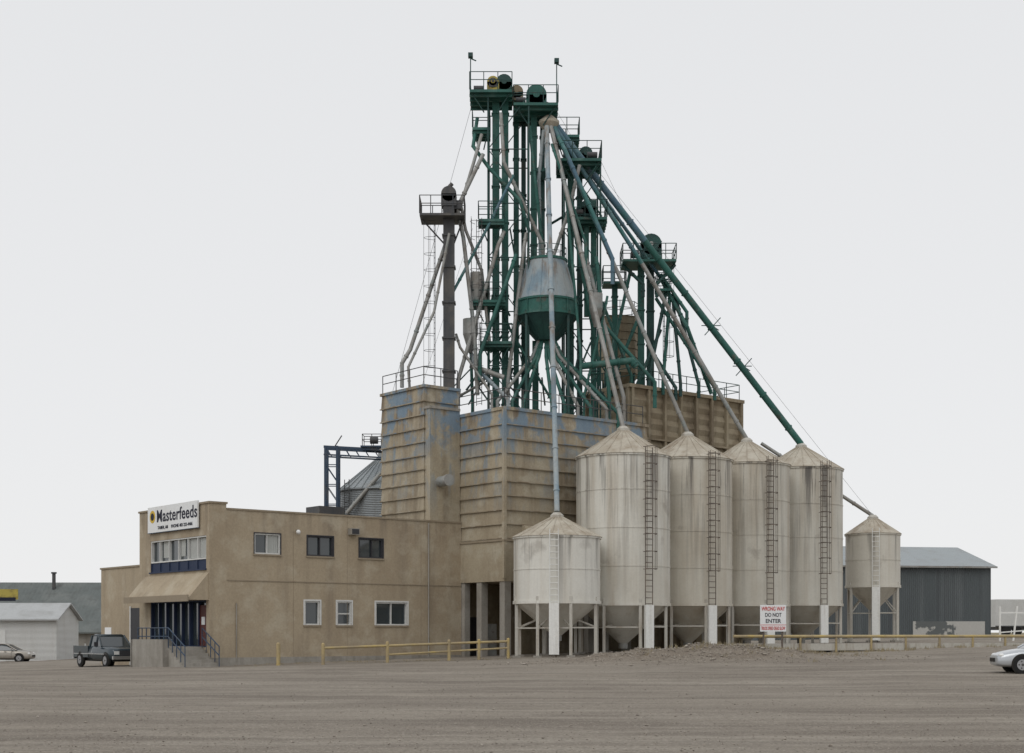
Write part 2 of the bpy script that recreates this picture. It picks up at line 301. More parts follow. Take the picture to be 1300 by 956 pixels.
for a,b in los:
    fm=of.p('casings',m_wframe); F.box(fm,a-.09,a,-.03,.03,2.1,3.46);F.box(fm,b,b+.09,-.03,.03,2.1,3.46);F.box(fm,a,b,-.03,.03,3.37,3.46)
for a,b in ups:
    fm=of.p('casings_upper',m_dframe); F.box(fm,a-.05,a,-.025,.03,5.78,6.9);F.box(fm,b,b+.05,-.025,.03,5.78,6.9);F.box(fm,a,b,-.025,.03,6.85,6.9)
F.box(of.p('air_conditioner',m_conc),8.25,8.8,-.35,0,7.0,7.35); F.box(of.p('air_conditioner_grille',m_dframe),8.3,8.75,-.36,-.352,7.04,7.31)
lp=F.pt(5.05,-.2,7.0); of.p('wall_lamp',m_head).sph(lp,.13); of.p('lamp_arm',m_dframe).tube(F.pt(5.05,0,7.1),lp,.03)
of.p('conduit',m_conc).tube(F.pt(13.6,-.05,.2),F.pt(13.6,-.05,7.9),.04); of.p('conduit',m_conc).tube(F.pt(1.5,-.05,.2),F.pt(1.5,-.05,3.2),.03)
window(of,.35,6.9,5.45,6.65,'s',m_wframe,[.16,.33,.5,.67,.84],sill=False,depth=.2)
bl=of.p('blinds',m_blind)
for a,b in ((.45,1.3),(1.55,2.4),(3.0,3.5),(4.85,5.6)): F.box(bl,.165,.195,a,b,5.55 if a<3 else 5.7,6.56)
F.box(of.p('spandrel',m_bluew),.08,.2,.35,6.9,4.95,5.45); 
for k in range(7): s=.35+k*6.55/6; F.box(of.p('spandrel_ribs',m_conc if k%2 else m_bluew),.03,.08,max(.35,s-.05),min(6.9,s+.05),4.95,5.45)
F.box(of.p('facade_sill',m_bluew),-.08,.03,.3,6.95,4.88,4.955)
cn=of.p('canopy',m_stucco); cn.hexa([F.pt(-1.15,.05,3.35),F.pt(0,.05,3.35),F.pt(0,7.6,3.35),F.pt(-1.15,7.6,3.35),F.pt(-.95,.05,3.65),F.pt(0,.05,4.75),F.pt(0,7.6,4.75),F.pt(-.95,7.6,3.65)])
F.box(of.p('canopy_fascia',m_trim),-1.22,-1.15,.0,7.65,3.27,3.6)
window(of,2.3,6.9,.95,3.35,'s',m_bluew,[.2,.4,.6,.8],sill=False,depth=.22); window(of,.35,2.3,.95,3.35,'s',m_bluew,[.5],sill=False,depth=.22)
F.box(of.p('door',M('door_red',(.09,.02,.015),.5)),.12,.2,.45,1.3,.97,3.1)
F.box(of.p('door_notices',m_signw),.09,.12,.7,1.05,2.1,2.5)
ld=of.p('landing',m_conc); F.box(ld,-2.,-.003,.6,4.2,-1,.98); F.box(ld,-2.25,-2.,.6,4.4,-1,1.35); F.box(ld,-2.25,0,4.2,4.45,-1,1.35)
for k in range(6): F.box(of.p('steps',m_conc),-1.95,-.05,.6-(k+1)*.3,.6-k*.3,-1,.98-(k+1)*.16)
hr=of.p('handrails',m_navy)
for t in(-1.95,-.1):
    a=F.pt(t,.6,.98);b=F.pt(t,-1.25,.05)
    for h in(.95,.5): hr.tube(a+V((0,0,h)),b+V((0,0,h)),.03,n=6)
    for k in range(5): c=a.lerp(b,k/4); hr.tube(c-V((0,0,.05)),c+V((0,0,.95)),.025,n=6)
hr.rail([F.pt(-1.95,.6,.98),F.pt(-1.95,4.2,.98)],.95,.028,.5)
sg=of.p('sign_board',m_signw); F.box(sg,-.16,-.07,1.0,6.9,7.08,8.46)
F.box(of.p('sign_edge',m_navy),-.15,-.06,.96,6.94,7.05,7.08)
of.text('sign_lettering','Masterfeeds',m_black,F.pt(-.165,3.4,7.9),(-F.w[0],-F.w[1],0),4.7,.66,bold=.012,space=1.06)
of.text('sign_small_lettering','TABER, AB     PHONE 403 223-4466',m_black,F.pt(-.165,3.6,7.3),(-F.w[0],-F.w[1],0),4.1,.2,bold=.01)
def disc(mb,c,nrm,r,th=.01,n=24): mb.tube(V(c),V(c)+V(nrm)*th,r,n=n)
disc(of.p('sign_logo',M('logo_gold',(.6,.4,.03),.5)),F.pt(-.16,6.3,7.93),(-F.u[0],-F.u[1],0),.34); disc(of.p('sign_logo_centre',m_black),F.pt(-.17,6.3,7.93),(-F.u[0],-F.u[1],0),.2)
F.box(w,1.0,9,8.32,15.9,-1.5,5.45); F.box(tr,.94,9.05,8.32,15.96,5.45,5.55)
F.box(of.p('annex_door',m_dframe),.96,1.0,8.9,11.6,-.3,3.1); F.box(of.p('annex_notice',m_signw),.97,1.0,14.4,15.3,.5,2.0)
F.box(of.p('annex_door_frame',m_wframe),.93,.99,11.6,11.72,-.3,3.2)
F.box(of.p('roof_hut',m_dsteel),9.8,11.5,5.5,7.,7.55,9.05)
of.done()
# ------------------------------------------------------------------ mill
mi=Obj('feed_mill_building',F.pt(20,2,0)); mw=mi.p('lap_walls',m_mill); rb=mi.p('ribs',M('rib_paint',(.33,.28,.205),.8,layers=[blot((.2,.15,.1),.8,.42,.62,.8),blot((.45,.41,.33),.6,.5,.66,1.5,o=4),blot((.15,.22,.3),.8,.52,.6,.7,z=(10,13),o=9)]))
def lap(t0,t1,q0,q1,z0,z1,n,e=.1):
    h=(z1-z0)/n
    for i in range(n):
        a=z0+i*h; F.frus(mw,(t0-e,t1+e,q0-e,q1+e),(t0,t1,q0,q1),a,a+h-.002)
        F.box(rb,t0-e-.06,t1+e+.06,q0-e-.06,q1+e+.06,a-.03,a+.025)
lap(16.0,27,-3.92,8,6.95,14.1,9,.045)
lap(13.75,16.2,.62,4.9,7.9,15.7,10,.045)
F.box(mw,15.92,27.1,-4.0,8.1,14.1,14.28); F.box(mw,13.65,16.3,.5,5,15.7,15.86)
F.box(mi.p('stair_shaft',m_mill),13.8,15.93,.1,.58,7.5,14.45); F.box(mi.p('stair_shaft_cap',m_conc),13.75,15.9,.02,.6,14.45,14.6)
F.box(mi.p('corner_posts',m_mill),15.86,16.05,-4.06,-3.86,4.7,14.12)
F.box(mi.p('lower_band',m_mill),15.9,27.05,-4.02,8,4.55,6.9)
F.box(mi.p('lower_band_trim',m_trim),15.84,27.1,-4.08,8.1,6.78,6.88)
cl=mi.p('columns',m_conc)
for q in (-4.0,-1.9): F.box(cl,15.95,16.4,q,q+.45,-1,4.55)
F.box(cl,15.97,16.35,-.3,0.2,-1,4.55)
for t in (19,22.2,25.2): F.box(cl,t,t+.45,-4.0,-3.6,-1,4.55)
F.box(mi.p('inner_walls',m_rear),19.8,27,-.8,8,-1,4.54); F.box(mi.p('end_wall',m_rear),26.7,27,-3.5,-.8,-1,4.54); F.box(mi.p('left_inner',m_rear),16.3,19.8,1.2,1.5,-1,4.54)
F.box(mi.p('bay_door',m_dframe),17,18.6,1.12,1.19,.3,2.6); F.box(mi.p('bay_equipment',m_galv),16.9,17.6,-1.2,-.5,.3,2.2)
ex=mi.p('exhaust_duct',m_galv); ex.tube(F.pt(14.5,.2,10.3),F.pt(14.3,-1.0,10.3),.3,n=16); ex.tube(F.pt(14.3,-.95,10.3),F.pt(14.28,-1.1,10.3),.34,n=16)
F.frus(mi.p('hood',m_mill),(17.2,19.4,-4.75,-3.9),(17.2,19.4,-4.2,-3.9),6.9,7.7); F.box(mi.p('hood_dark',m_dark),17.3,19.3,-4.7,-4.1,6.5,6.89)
rl=mi.p('roof_railing',m_dsteel)
rl.rail([F.pt(16.1,-3.8,14.28),F.pt(26.8,-3.8,14.28)]); rl.rail([F.pt(16.1,-3.8,14.28),F.pt(16.1,.4,14.28)])
rl.rail([F.pt(13.8,.7,15.86),F.pt(13.8,4.9,15.86)]); rl.rail([F.pt(13.8,.7,15.86),F.pt(16.2,.7,15.86)])
mi.done()
# rear block
rr=Obj('bin_block_building',(12,96,0)); R=Frame((7.48,90.),39.); rm=rr.p('corrugated_walls',m_rear); rp=rr.p('posts',m_rear)
n=20
for i in range(n):
    z0=3+i*14.2/n; h=14.2/n; R.frus(rm,(-.11,10.31,-.11,4.11),(0,10.2,0,4.0),z0,z0+h*.5); R.frus(rm,(0,10.2,0,4.0),(-.11,10.31,-.11,4.11),z0+h*.5+.001,z0+h-.001)
R.box(rm,0,10.2,0,4,-1,3)
for i in range(8): t=i*10.2/7; R.box(rp,t-.1,t+.1,-.28,-.05,0,17.2)
for i in range(3): q=i*2.; R.box(rp,-.28,-.05,q-.1,q+.1,0,17.2)
R.box(rp,-.3,10.4,-.3,4.2,17.2,17.42); R.box(rp,-.3,10.4,-.3,4.2,14.0,14.12)
rr.p('railing',m_greend).rail([R.pt(0,3.9,17.42),R.pt(0,0,17.42),R.pt(10.2,0,17.42),R.pt(10.2,4,17.42)])
rr.done()

# ------------------------------------------------------------------ silos
def silo(c,Rr,zb,ze,za,zc,mat,lad=.52,nl=8,name='grain_silo',post=True,seam=2.1,cage=True):
    zg=gz(c[0],c[1])
    o=Obj(name,(c[0],c[1],zg)); sh=o.p('shell',mat); sh.fr(c,Rr,Rr,zb,ze,56); 
    z=zb+seam
    while z<ze-.4: o.p('seams',mat).ring(c,Rr,z,.022,.06,56); z+=seam
    o.p('seams',mat).ring(c,Rr,zb,.05,.16,56); o.p('seams',mat).ring(c,Rr,ze-.05,.06,.1,56)
    rf=o.p('roof',m_roofs); rf.fr(c,Rr+.1,.33,ze,za-.12,56); rf.fr(c,Rr+.1,Rr,ze,ze-.03,56)
    for i in range(22):
        a=2*math.pi*i/22; rf.tube((c[0]+Rr*1.03*math.cos(a),c[1]+Rr*1.03*math.sin(a),ze+.02),(c[0]+.33*math.cos(a),c[1]+.33*math.sin(a),za-.1),.028,n=5)
    cp=o.p('cap',m_legs); cp.fr(c,.36,.36,za-.22,za,20,cap1=True); cp.fr(c,.36,.2,za,za+.15,20,cap1=True)
    hp=o.p('hopper',mat); hp.fr(c,.25,Rr,zc,zb,56); o.p('hopper_outlet',m_galv).fr(c,.26,.26,zc-.3,zc+.02,16,cap0=True)
    lg=o.p('legs',m_legs)
    for i in range(nl):
        a=2*math.pi*(i+.37)/nl; p=V((c[0]+(Rr-.05)*math.cos(a),c[1]+(Rr-.05)*math.sin(a),0)); g=gz(p.x,p.y)
        lg.beam(p+V((0,0,g-.1)),p+V((0,0,zb+.3)),.16,.16); o.p('footings',m_conc).bx(p.x-.22,p.x+.22,p.y-.22,p.y+.22,g-.4,g+.1)
        a2=2*math.pi*(i+1.37)/nl; p2=V((c[0]+(Rr-.05)*math.cos(a2),c[1]+(Rr-.05)*math.sin(a2),0)); hm=(zb+g)/2+.1
        lg.beam(p+V((0,0,hm)),p2+V((0,0,hm)),.05,.07)
        q=V((c[0]+(Rr*.5)*math.cos(a),c[1]+Rr*.5*math.sin(a),zb-(zb-zc)*.52)); lg.beam(p+V((0,0,hm)),q,.06,.06)
    phi=math.atan2(c[0],c[1]); d=V((math.sin(lad),-math.cos(lad),0)); d=V((d.x*math.cos(-phi)-d.y*math.sin(-phi),d.x*math.sin(-phi)+d.y*math.cos(-phi),0))
    base=V((c[0],c[1],0))+d*Rr
    o.p('ladder',m_rust if cage else m_whitepost).ladder((base.x,base.y,zb-.4),ze+.3,d,cage=cage,r=.02)
    if post:
        s=V((-d.y,d.x,0)); b=base+d*.12; g=gz(b.x,b.y)
        o.p('access_panel',m_whitepost).hexa([b-s*.26+V((0,0,g+.15)),b+s*.26+V((0,0,g+.15)),b+s*.26+d*.18+V((0,0,g+.15)),b-s*.26+d*.18+V((0,0,g+.15)),b-s*.26+V((0,0,zb-.05)),b+s*.26+V((0,0,zb-.05)),b+s*.26+d*.18+V((0,0,zb-.05)),b-s*.26+d*.18+V((0,0,zb-.05))])
        o.p('ladder_foot',m_rust).tube(b+s*.1+V((0,0,g)),b+s*.1+V((0,0,g+.2)),.05)
    o.done(); return V((c[0],c[1],za+.1))
SA=[silo((2.42,76.5),2.33,3.3,6.8,8.0,1.55,m_s[0],lad=-.06,cage=False,seam=1.75),
 silo((6.25,80.),2.63,3.25,11.5,13.15,1.1,m_s[1]),
 silo((10.34,83.7),2.6,3.3,11.75,13.35,1.1,m_s[2]),
 silo((14.42,87.4),2.6,3.35,11.9,13.5,1.2,m_s[3]),
 silo((18.5,91.),2.6,3.45,12.05,13.65,1.3,m_s[4]),
 silo((24.1,95.),1.78,4.75,8.25,9.4,3.2,m_s[5],lad=.1,cage=False,nl=6,seam=1.75)]

# ------------------------------------------------------------------ elevator tower
E=sheet(86.); tw=Obj('grain_elevator_tower',(1,86,14)); g=tw.p('leg_casings',m_green); gd=tw.p('frame',m_greend); rd=tw.p('platform_railings',m_greend); dk=tw.p('platform_decks',m_green); gp=tw.p('galvanised_spouts',m_galv); bp_=tw.p('blue_spouts',m_blue); lb=tw.p('faded_blue_spouts',m_lblue); gs=tw.p('green_spouts',m_green)
def casing(mb,X0,X1,Yt,Yb,dy=0,dep=.4,Ef=E,fl=2.2):
    a=Ef(X0,Yt,dy);b=Ef(X1,Yb,dy); mb.bx(a.x,b.x,a.y,a.y+dep,b.z,a.z)
    z=b.z+1
    while z<a.z-.3: mb.bx(a.x-.05,b.x+.05,a.y-.05,a.y+dep+.05,z,z+.06); z+=fl
casing(g,625,634,118,535,0);casing(g,637,645.5,118,535,0)
casing(g,652,659,126,535,1.6);casing(gd,662,668,130,535,1.7)
casing(g,674,682,134,330,.4);casing(gd,686,692,134,330,.5);casing(g,676,684,430,540,.6)
casing(g,722,730,205,535,1.5);casing(gd,734,741,205,540,1.5)
casing(g,742,748,262,400,.2);casing(g,751,758,250,540,.6)
def lattice(mb,X0,X1,Yt,Yb,d0,d1,st,r=.04,Ef=E):
    for X in(X0,X1):
        for d in(d0,d1): mb.tube(Ef(X,Yb,d),Ef(X,Yt,d),r*1.5,n=6)
    Y=Yt;k=0
    while Y<Yb-5:
        Y2=min(Y+st,Yb)
        for d in(d0,d1):
            mb.tube(Ef(X0,Y,d),Ef(X1,Y,d),r,n=5)
            if k%2: mb.tube(Ef(X0,Y,d),Ef(X1,Y2,d),r*.8,n=5)
            else: mb.tube(Ef(X1,Y,d),Ef(X0,Y2,d),r*.8,n=5)
        for X in(X0,X1):
            mb.tube(Ef(X,Y,d0),Ef(X,Y,d1),r,n=5)
        Y+=st;k+=1
lattice(gd,620,671,128,535,-.9,2.6,68)
lattice(gd,716,762,208,540,-.2,2.8,66)
def plat(X0,X1,Y,d0,d1,Ef=E,rh=1.05,br=True,deck=None,rail=None):
    dkk=deck or dk; rll=rail or rd
    a=Ef(X0,Y,d0);b=Ef(X1,Y,d1); dkk.bx(a.x,b.x,a.y,b.y,a.z-.16,a.z); 
    rll.rail([a,(b.x,a.y,a.z),(b.x,b.y,a.z),(a.x,b.y,a.z)],rh,.027,.8,True)
    if br:
        for x in (a.x+.1,b.x-.1):
            xm=(a.x+b.x)/2; gd.tube((x,a.y+.2,a.z-.1),(xm+(x-xm)*.35,a.y+.5,a.z-1.2),.04,n=5)
    for k in range(4): y=a.y+(b.y-a.y)*(k+.5)/4; dkk.bx(a.x-.02,b.x+.02,y-.05,y+.05,a.z-.32,a.z-.161)
plat(597,650,124,-1.3,1.6);plat(652,708,138,-1.,2.6);plat(600,622,166,-.6,1.2)
plat(708,763,205,-.6,2.6);plat(704,736,168,.4,2.4);plat(728,770,279,-.6,2.);plat(608,640,287,-1.5,-.4);plat(600,642,388,-1.5,0);plat(610,650,440,-1.6,0)
def head(X,Y,r,dy,w,mat='h',Ef=E,m=None):
    mb=tw.p('heads_'+(m or m_greend).name,m or m_greend); c=Ef(X,Y,dy); mb.tube(c,c+V((0,w,0)),r,n=18); mb.bx(c.x-r,c.x+r,c.y,c.y+w,c.z-r*1.3,c.z)
    mb.tube(c-V((0,.12,0)),c,r*.35,n=10)
head(626,108,.36,-.5,.5,m=m_yel);head(626,108,.24,-.53,.02,m=m_dsteel);head(640,104,.48,.0,.9);head(656,110,.4,.8,1.,m=m_rear)
head(681,120,.62,0,1.1,m=m_green);head(693,128,.4,1.2,.8);head(726,190,.5,.6,1.,m=m_green);head(745,186,.42,1.2,.8);head(747,262,.45,0,.9);head(615,376,.35,-.9,.6,m=m_galv)
for X,Y,dy in((661,126,.2),(608,117,-.5),(752,197,0),(734,270,0),(700,130,.6)): 
    c=E(X,Y,dy); tw.p('motors',m_dsteel).tube(c-V((.3,0,0)),c+V((.3,0,0)),.18,n=10)
for X,Yt,Yb in((598,80,124),(706,87,138)):
    gd.tube(E(X,Yb,-1),E(X,Yt,-1),.035,n=6); gd.bx(*(lambda c:(c.x-.14,c.x+.14,c.y-.15,c.y+.2,c.z-.12,c.z+.12))(E(X,Yt-1,-1)))
    gd.tube(E(X,Yt+3,-1),E(X+7,Yt+6,-1),.04,n=5)
tw.p('caged_ladder',m_dsteel).ladder(E(612,520,-1.4),E(612,287).z,(-.7,-.7,0),r=.015)
c=E(697,165); dm=tw.p('distributor',m_roofs); dm.fr((c.x,c.y),.3,.62,c.z-.1,c.z+.35,20,cap0=True);dm.fr((c.x,c.y),.62,.62,c.z+.35,c.z+.5,20);dm.fr((c.x,c.y),.62,.2,c.z+.5,c.z+.85,20,cap1=True)
c2=E(687,225); gd.fr((c2.x,c2.y),.2,.5,c2.z-.2,c2.z+.2,16,cap0=True);gd.fr((c2.x,c2.y),.5,.2,c2.z+.2,c2.z+.6,16,cap1=True)
D0=E(697,164)
def spout(mb,pts,r=.13): mb.pipe(pts,r,10)
def lerp(a,b,t): return V(a).lerp(V(b),t)
def two(m1,m2,a,b,t,r,sag=0):
    mid=lerp(a,b,t)+V((0,0,sag)); spout(m1,[a,mid],r); spout(m2,[mid,b],r*.99)
two(lb,lb,D0+V((-.15,-.4,0)),SA[0]+V((0,0,.1)),.4,.15)
two(gp,gp,D0+V((.1,-.4,0)),SA[1],.5,.13)
two(bp_,gp,D0+V((.3,-.3,0)),SA[2],.35,.12)
two(bp_,gp,D0+V((.35,-.1,.1)),SA[3],.45,.13,.3)
two(bp_,gs,D0+V((.4,.1,.25)),SA[4],.35,.21)
gp.pipe([(17,97,14.6),SA[5]],.12)
E9=sheet(92.)
spout(bp_,[D0+V((.35,.4,.1)),E9(838,352),],.12); spout(gs,[E9(838,352),E9(870,420,-1),E9(903,500,0)],.13)
for t in (.38,.62,.75):
    p=lerp(D0+V((.4,.1,.25)),SA[4],t); gd.tube(p+V((-.5,0,.5)),p+V((.5,0,-.2)),.03,n=5); gd.tube(p+V((-.4,0,-.5)),p+V((.6,0,.6)),.03,n=5); gd.tube(p+V((-.6,0,.1)),p+V((.6,0,.1)),.03,n=5)
spout(gp,[E(636,150,-.8),E(640,215,-1.2),E(688,312,-.6),E(690,330,-.3)],.11)
spout(gs,[E(672,165,-.6),E(680,240,-.8),E(690,328,-.3)],.1)
spout(gp,[E(735,215,-.8),E(722,270,-.6),E(702,328,-.2)],.11)
spout(lb,[E(690,168,-.3),E(684,230,-.4),E(686,328,0)],.11)
spout(gp,[E(612,178,-1.),E(602,215,-1.2),E(586,268,-1.2),E(592,300,-1.3),E(612,350,-1.2),E(622,440,-1)],.1)
spout(gp,[E(614,205,-1.3),E(583,272,-1.6),E(524,452,-2),E(514,470,-2.2),E(514,500,-2.2)],.12)
spout(bp_,[E(652,230,-1.1),E(618,300,-1.4),E(574,385,-1.8)],.09)
spout(gs,[E(606,150,0),E(601,190,-.6),E(622,222,-1.1),E(660,262,-1.1),E(672,300,-.8)],.11)
rnd=random.Random(3)
for X0,Y0,X1,Y1,mb in [(640,300,583,500,gp),(655,330,610,470,gs),(668,300,645,500,gp),(716,250,735,470,gs),(722,260,760,470,gs),(700,190,742,330,gs),(708,182,775,350,bp_),(742,330,790,520,gp),(756,330,772,520,gs),(640,400,700,520,gs),(760,400,830,500,gs),(770,380,740,520,gs),(620,470,560,530,gp),(600,455,645,525,lb),(580,430,625,520,gp),(598,440,600,522,gs)]:
    dy=rnd.uniform(-2.2,.3); xm=X0+(X1-X0)*.12; spout(mb,[E(X0,Y0,dy*.6),E(xm,Y0+18,dy*.8),E(X1,Y1-12,dy),E(X1,Y1+20,dy)],rnd.choice((.08,.1,.12)))
for X1,Y1 in ((632,530),(650,530),(664,532),(700,536),(716,536),(732,536),(748,538),(768,540),(782,545)):
    spout(gp if rnd.random()<.7 else gs,[E(693+(X1-700)*.12,432,-.3),E(693+(X1-700)*.25,455,-.6),E(X1,Y1-15,-1.6),E(X1,Y1+10,-1.6)],.11)
spout(gs,[E(735,470,-1.2),E(800,462,-1),E(806,470,-1)],.2); spout(gp,[E(598,470,-1.5),E(640,486,-1.8)],.15)
cy=tw.p('cyclones',m_galv)
for X,Y,r in((606,372,.4),(598,430,.45),(755,398,.4)):
    c=E(X,Y,-1.2); cy.fr((c.x,c.y),r,r,c.z,c.z+.9,18,cap1=True); cy.fr((c.x,c.y),.12,r,c.z-1.1,c.z,18)
for k in range(24):
    X=rnd.uniform(600,770);Y=rnd.uniform(430,500); d=rnd.uniform(-1,2.5); gd.tube(E(X,Y,d),E(X+rnd.uniform(-35,35),Y+rnd.uniform(10,50),d+rnd.uniform(-.5,.5)),rnd.uniform(.04,.08),n=6)
for k in range(10):
    X=rnd.uniform(625,755);Y=rnd.uniform(220,420); d=rnd.uniform(0,2.5); (gd if k%2 else g).tube(E(X,Y,d),E(X+rnd.choice((-1,1))*rnd.uniform(8,40),Y+rnd.uniform(20,60),d),rnd.uniform(.05,.1),n=6)
gw=tw.p('guy_wires',m_dsteel)
for a,b in((E(600,130),F.pt(13.9,4,15.9)),(E(706,140),R.pt(10,1,17.5)),(E(763,205),R.pt(10,2,17.5)),(E(600,290),F.pt(13.9,1,15.9)),(E(763,205,2),SA[5])): gw.tube(a,b,.01,n=4)
tw.done()
# surge hopper
sb=Obj('surge_hopper_bin',E(694,400)); c=E(694,330,-.2); cc=(c.x,c.y); k=88/1805.
u=sb.p('upper_cone',m_lblue); u.fr(cc,38*k,24*k,E(0,385).z,E(0,333).z,28); u.fr(cc,24*k,0.2,E(0,333).z,E(0,328).z,28)
bn=sb.p('band',m_green); bn.fr(cc,38*k,38*k,E(0,405).z,E(0,385).z,28); bn.ring(cc,38*k,E(0,386).z,.06,.12,28); bn.ring(cc,38*k,E(0,404).z,.06,.12,28); bn.ring(cc,24*k,E(0,333).z,.08,.14,28)
lc=sb.p('lower_cone',m_greend); lc.fr(cc,13*k,38*k,E(0,434).z,E(0,405).z,28,cap0=True)
for i in range(14):
    a=2*math.pi*i/14; u.tube((cc[0]+38*k*math.cos(a),cc[1]+38*k*math.sin(a),E(0,385).z),(cc[0]+24*k*math.cos(a),cc[1]+24*k*math.sin(a),E(0,333).z),.025,n=5)
    bn.tube((cc[0]+39*k*math.cos(a),cc[1]+39*k*math.sin(a),E(0,405).z),(cc[0]+39*k*math.cos(a),cc[1]+39*k*math.sin(a),E(0,385).z),.03,n=5)
    lc.tube((cc[0]+38*k*math.cos(a),cc[1]+38*k*math.sin(a),E(0,405).z),(cc[0]+14*k*math.cos(a),cc[1]+14*k*math.sin(a),E(0,433).z),.03,n=5)
for sx in(-1,1):
    for sy in(-1,1): sb.p('legs',m_greend).beam((cc[0]+sx*1.25,cc[1]+sy*1.25,E(0,540).z),(cc[0]+sx*1.25,cc[1]+sy*1.25,E(0,400).z),.14,.14)
sb.p('top_railing',m_greend).rail([(cc[0]+24*k*math.cos(a),cc[1]+24*k*math.sin(a),E(0,333).z) for a in [2*math.pi*i/8 for i in range(8)]],.8,.022,1.,True)
sb.done()
# left bucket elevator
E4=sheet(84.); le=Obj('bucket_elevator',E4(570,515)); b=le.p('casing',m_dsteel)
p0=E4(563,515);p1=E4(577,262); b.bx(p0.x,p1.x,p0.y-.3,p0.y+.35,p0.z-.6,p1.z)
for Y in (300,340,385,430,472): z=E4(0,Y).z; b.bx(p0.x-.07,p1.x+.07,p0.y-.37,p0.y+.42,z-.05,z+.05)
c=E4(570,248); b.tube(c-V((0,.35,0)),c+V((0,.4,0)),.45,n=20); b.bx(c.x-.45,c.x+.45,c.y-.35,c.y+.4,c.z-.7,c.z); b.bx(c.x+.3,c.x+.75,c.y-.2,c.y+.3,c.z-.85,c.z-.35); b.tube(c+V((0,-.2,.4)),c+V((.2,-.2,.62)),.12)
a=E4(534,277,-1);q=E4(590,277,1); le.p('deck',m_dsteel).bx(a.x,q.x,a.y,q.y,a.z-.12,a.z); le.p('railing',m_dsteel).rail([a,(q.x,a.y,a.z),(q.x,q.y,a.z),(a.x,q.y,a.z)],1.05,.028,.7,True)
for x in(a.x+.1,q.x-.1): le.p('braces',m_dsteel).tube((x,84,a.z-.1),(c.x+(.3 if x>c.x else -.3),84,a.z-1.5),.05,n=6)
le.p('ladder',m_dsteel).ladder((E4(556,515).x,84.1,E4(0,515).z),E4(0,283).z,(-1,-.2,0),r=.013)
le.p('outlet_spout',m_galv).pipe([E4(580,262,0),E4(588,300,.3),E4(602,420,.5),E4(606,500,.5)],.12)
le.p('outlet_spout',m_galv).pipe([E4(571,300,-.6),E4(552,400,-.8),E4(520,470,-1),E4(522,505,-1)],.08)
le.done()
# right elevator group on rear block
re=Obj('bucket_elevator',E9(826,490)); rg=re.p('casings',m_green); rdk=re.p('frame',m_greend)
casing(rg,810,818,335,500,0,Ef=E9);casing(rdk,822,831,335,500,.3,Ef=E9);casing(rg,778,785,355,480,.6,Ef=E9)
c=E9(826,312); rh=re.p('head',m_greend); rh.tube(c-V((0,.4,0)),c+V((0,.6,0)),.68,n=20); rh.bx(c.x-.68,c.x+.68,c.y-.4,c.y+.6,c.z-.9,c.z); re.p('head_motor',m_dsteel).tube(E9(810,326,-.5),E9(800,326,-.5),.25,n=12)
rh.tube(c-V((0,.47,0)),c-V((0,.4,0)),.5,n=20); re.p('head_hub',m_galv).tube(c-V((0,.55,0)),c-V((0,.4,0)),.14,n=10)
def plat2(X0,X1,Y,d0,d1): 
    a=E9(X0,Y,d0);b=E9(X1,Y,d1); re.p('decks',m_green).bx(a.x,b.x,a.y,b.y,a.z-.15,a.z); re.p('railings',m_greend).rail([a,(b.x,a.y,a.z),(b.x,b.y,a.z),(a.x,b.y,a.z)],1.,.028,.7,True)
plat2(789,856,335,-1.2,1.2);plat2(766,795,357,0,1.5);plat2(833,850,370,-.8,.8)
for X0,Y0,X1,Y1,m in[(800,345,772,470,1),(845,372,822,485,0),(850,375,840,488,1),(853,375,862,490,0),(856,375,885,492,0),(838,350,870,400,1),(790,338,815,365,0),(856,338,832,365,0),(832,380,905,495,1),(838,420,808,490,0),(812,400,775,490,1),(822,440,856,495,0),(764,385,800,480,1)]:
    (rg if m else rdk).pipe([E9(X0,Y0,-.3),E9(X1,Y1,-.8),E9(X1,Y1+16,-.8)],.11)
re.p('ladder',m_greend).ladder(E9(838,500,-.4),E9(0,340).z,(1,-.3,0),r=.018)
c=E9(788,460,2); tb=re.p('octagonal_bin',m_rear); kk=92/1805.
for i in range(7): z0=E9(0,470-i*10.5).z; tb.fr((c.x,c.y),27*kk+.05,27*kk,z0,z0+10.3*kk,8); 
tb.fr((c.x,c.y),27*kk+.1,.1,E9(0,397).z,E9(0,393).z,8); tb.fr((c.x,c.y),.5,27*kk,E9(0,492).z,E9(0,470).z,8)
for i in range(8): a=2*math.pi*i/8; rdk.tube((c.x+26*kk*math.cos(a),c.y+26*kk*math.sin(a),E9(0,505).z),(c.x+26*kk*math.cos(a),c.y+26*kk*math.sin(a),E9(0,470).z),.07)
re.p('bin_railing',m_greend).rail([(c.x+27*kk*math.cos(a),c.y+27*kk*math.sin(a),E9(0,396).z) for a in [2*math.pi*i/8 for i in range(8)]],.9,.025,1.,True)
re.done()

# ------------------------------------------------------------------ rear-left grain bin & frame
gb=Obj('corrugated_grain_bin',(-9.,100,0)); c=(-9.,100.); gb.p('wall',m_gbin).fr(c,3.15,3.15,-1,11.6,48); gb.p('roof',m_gbroof).fr(c,3.25,.4,11.6,14.0,48); gb.p('roof_cap',m_gbroof).fr(c,.42,.42,13.9,14.3,16,cap1=True)
for i in range(32): a=2*math.pi*i/32; gb.p('roof_ribs',m_gbroof).tube((c[0]+3.25*math.cos(a),c[1]+3.25*math.sin(a),11.62),(c[0]+.4*math.cos(a),c[1]+.4*math.sin(a),14.02),.035,n=5)
gb.p('eave_ring',m_gbin).ring(c,3.15,11.55,.1,.12,48); gb.p('roof_ladder',m_dsteel).ladder((-11.2,97.7,8),12.2,(-.6,-.7,0),cage=False)
gb.done()
E7=sheet(97.); bf=Obj('conveyor_support_frame',E7(430,650)); nb=bf.p('posts',m_navy)
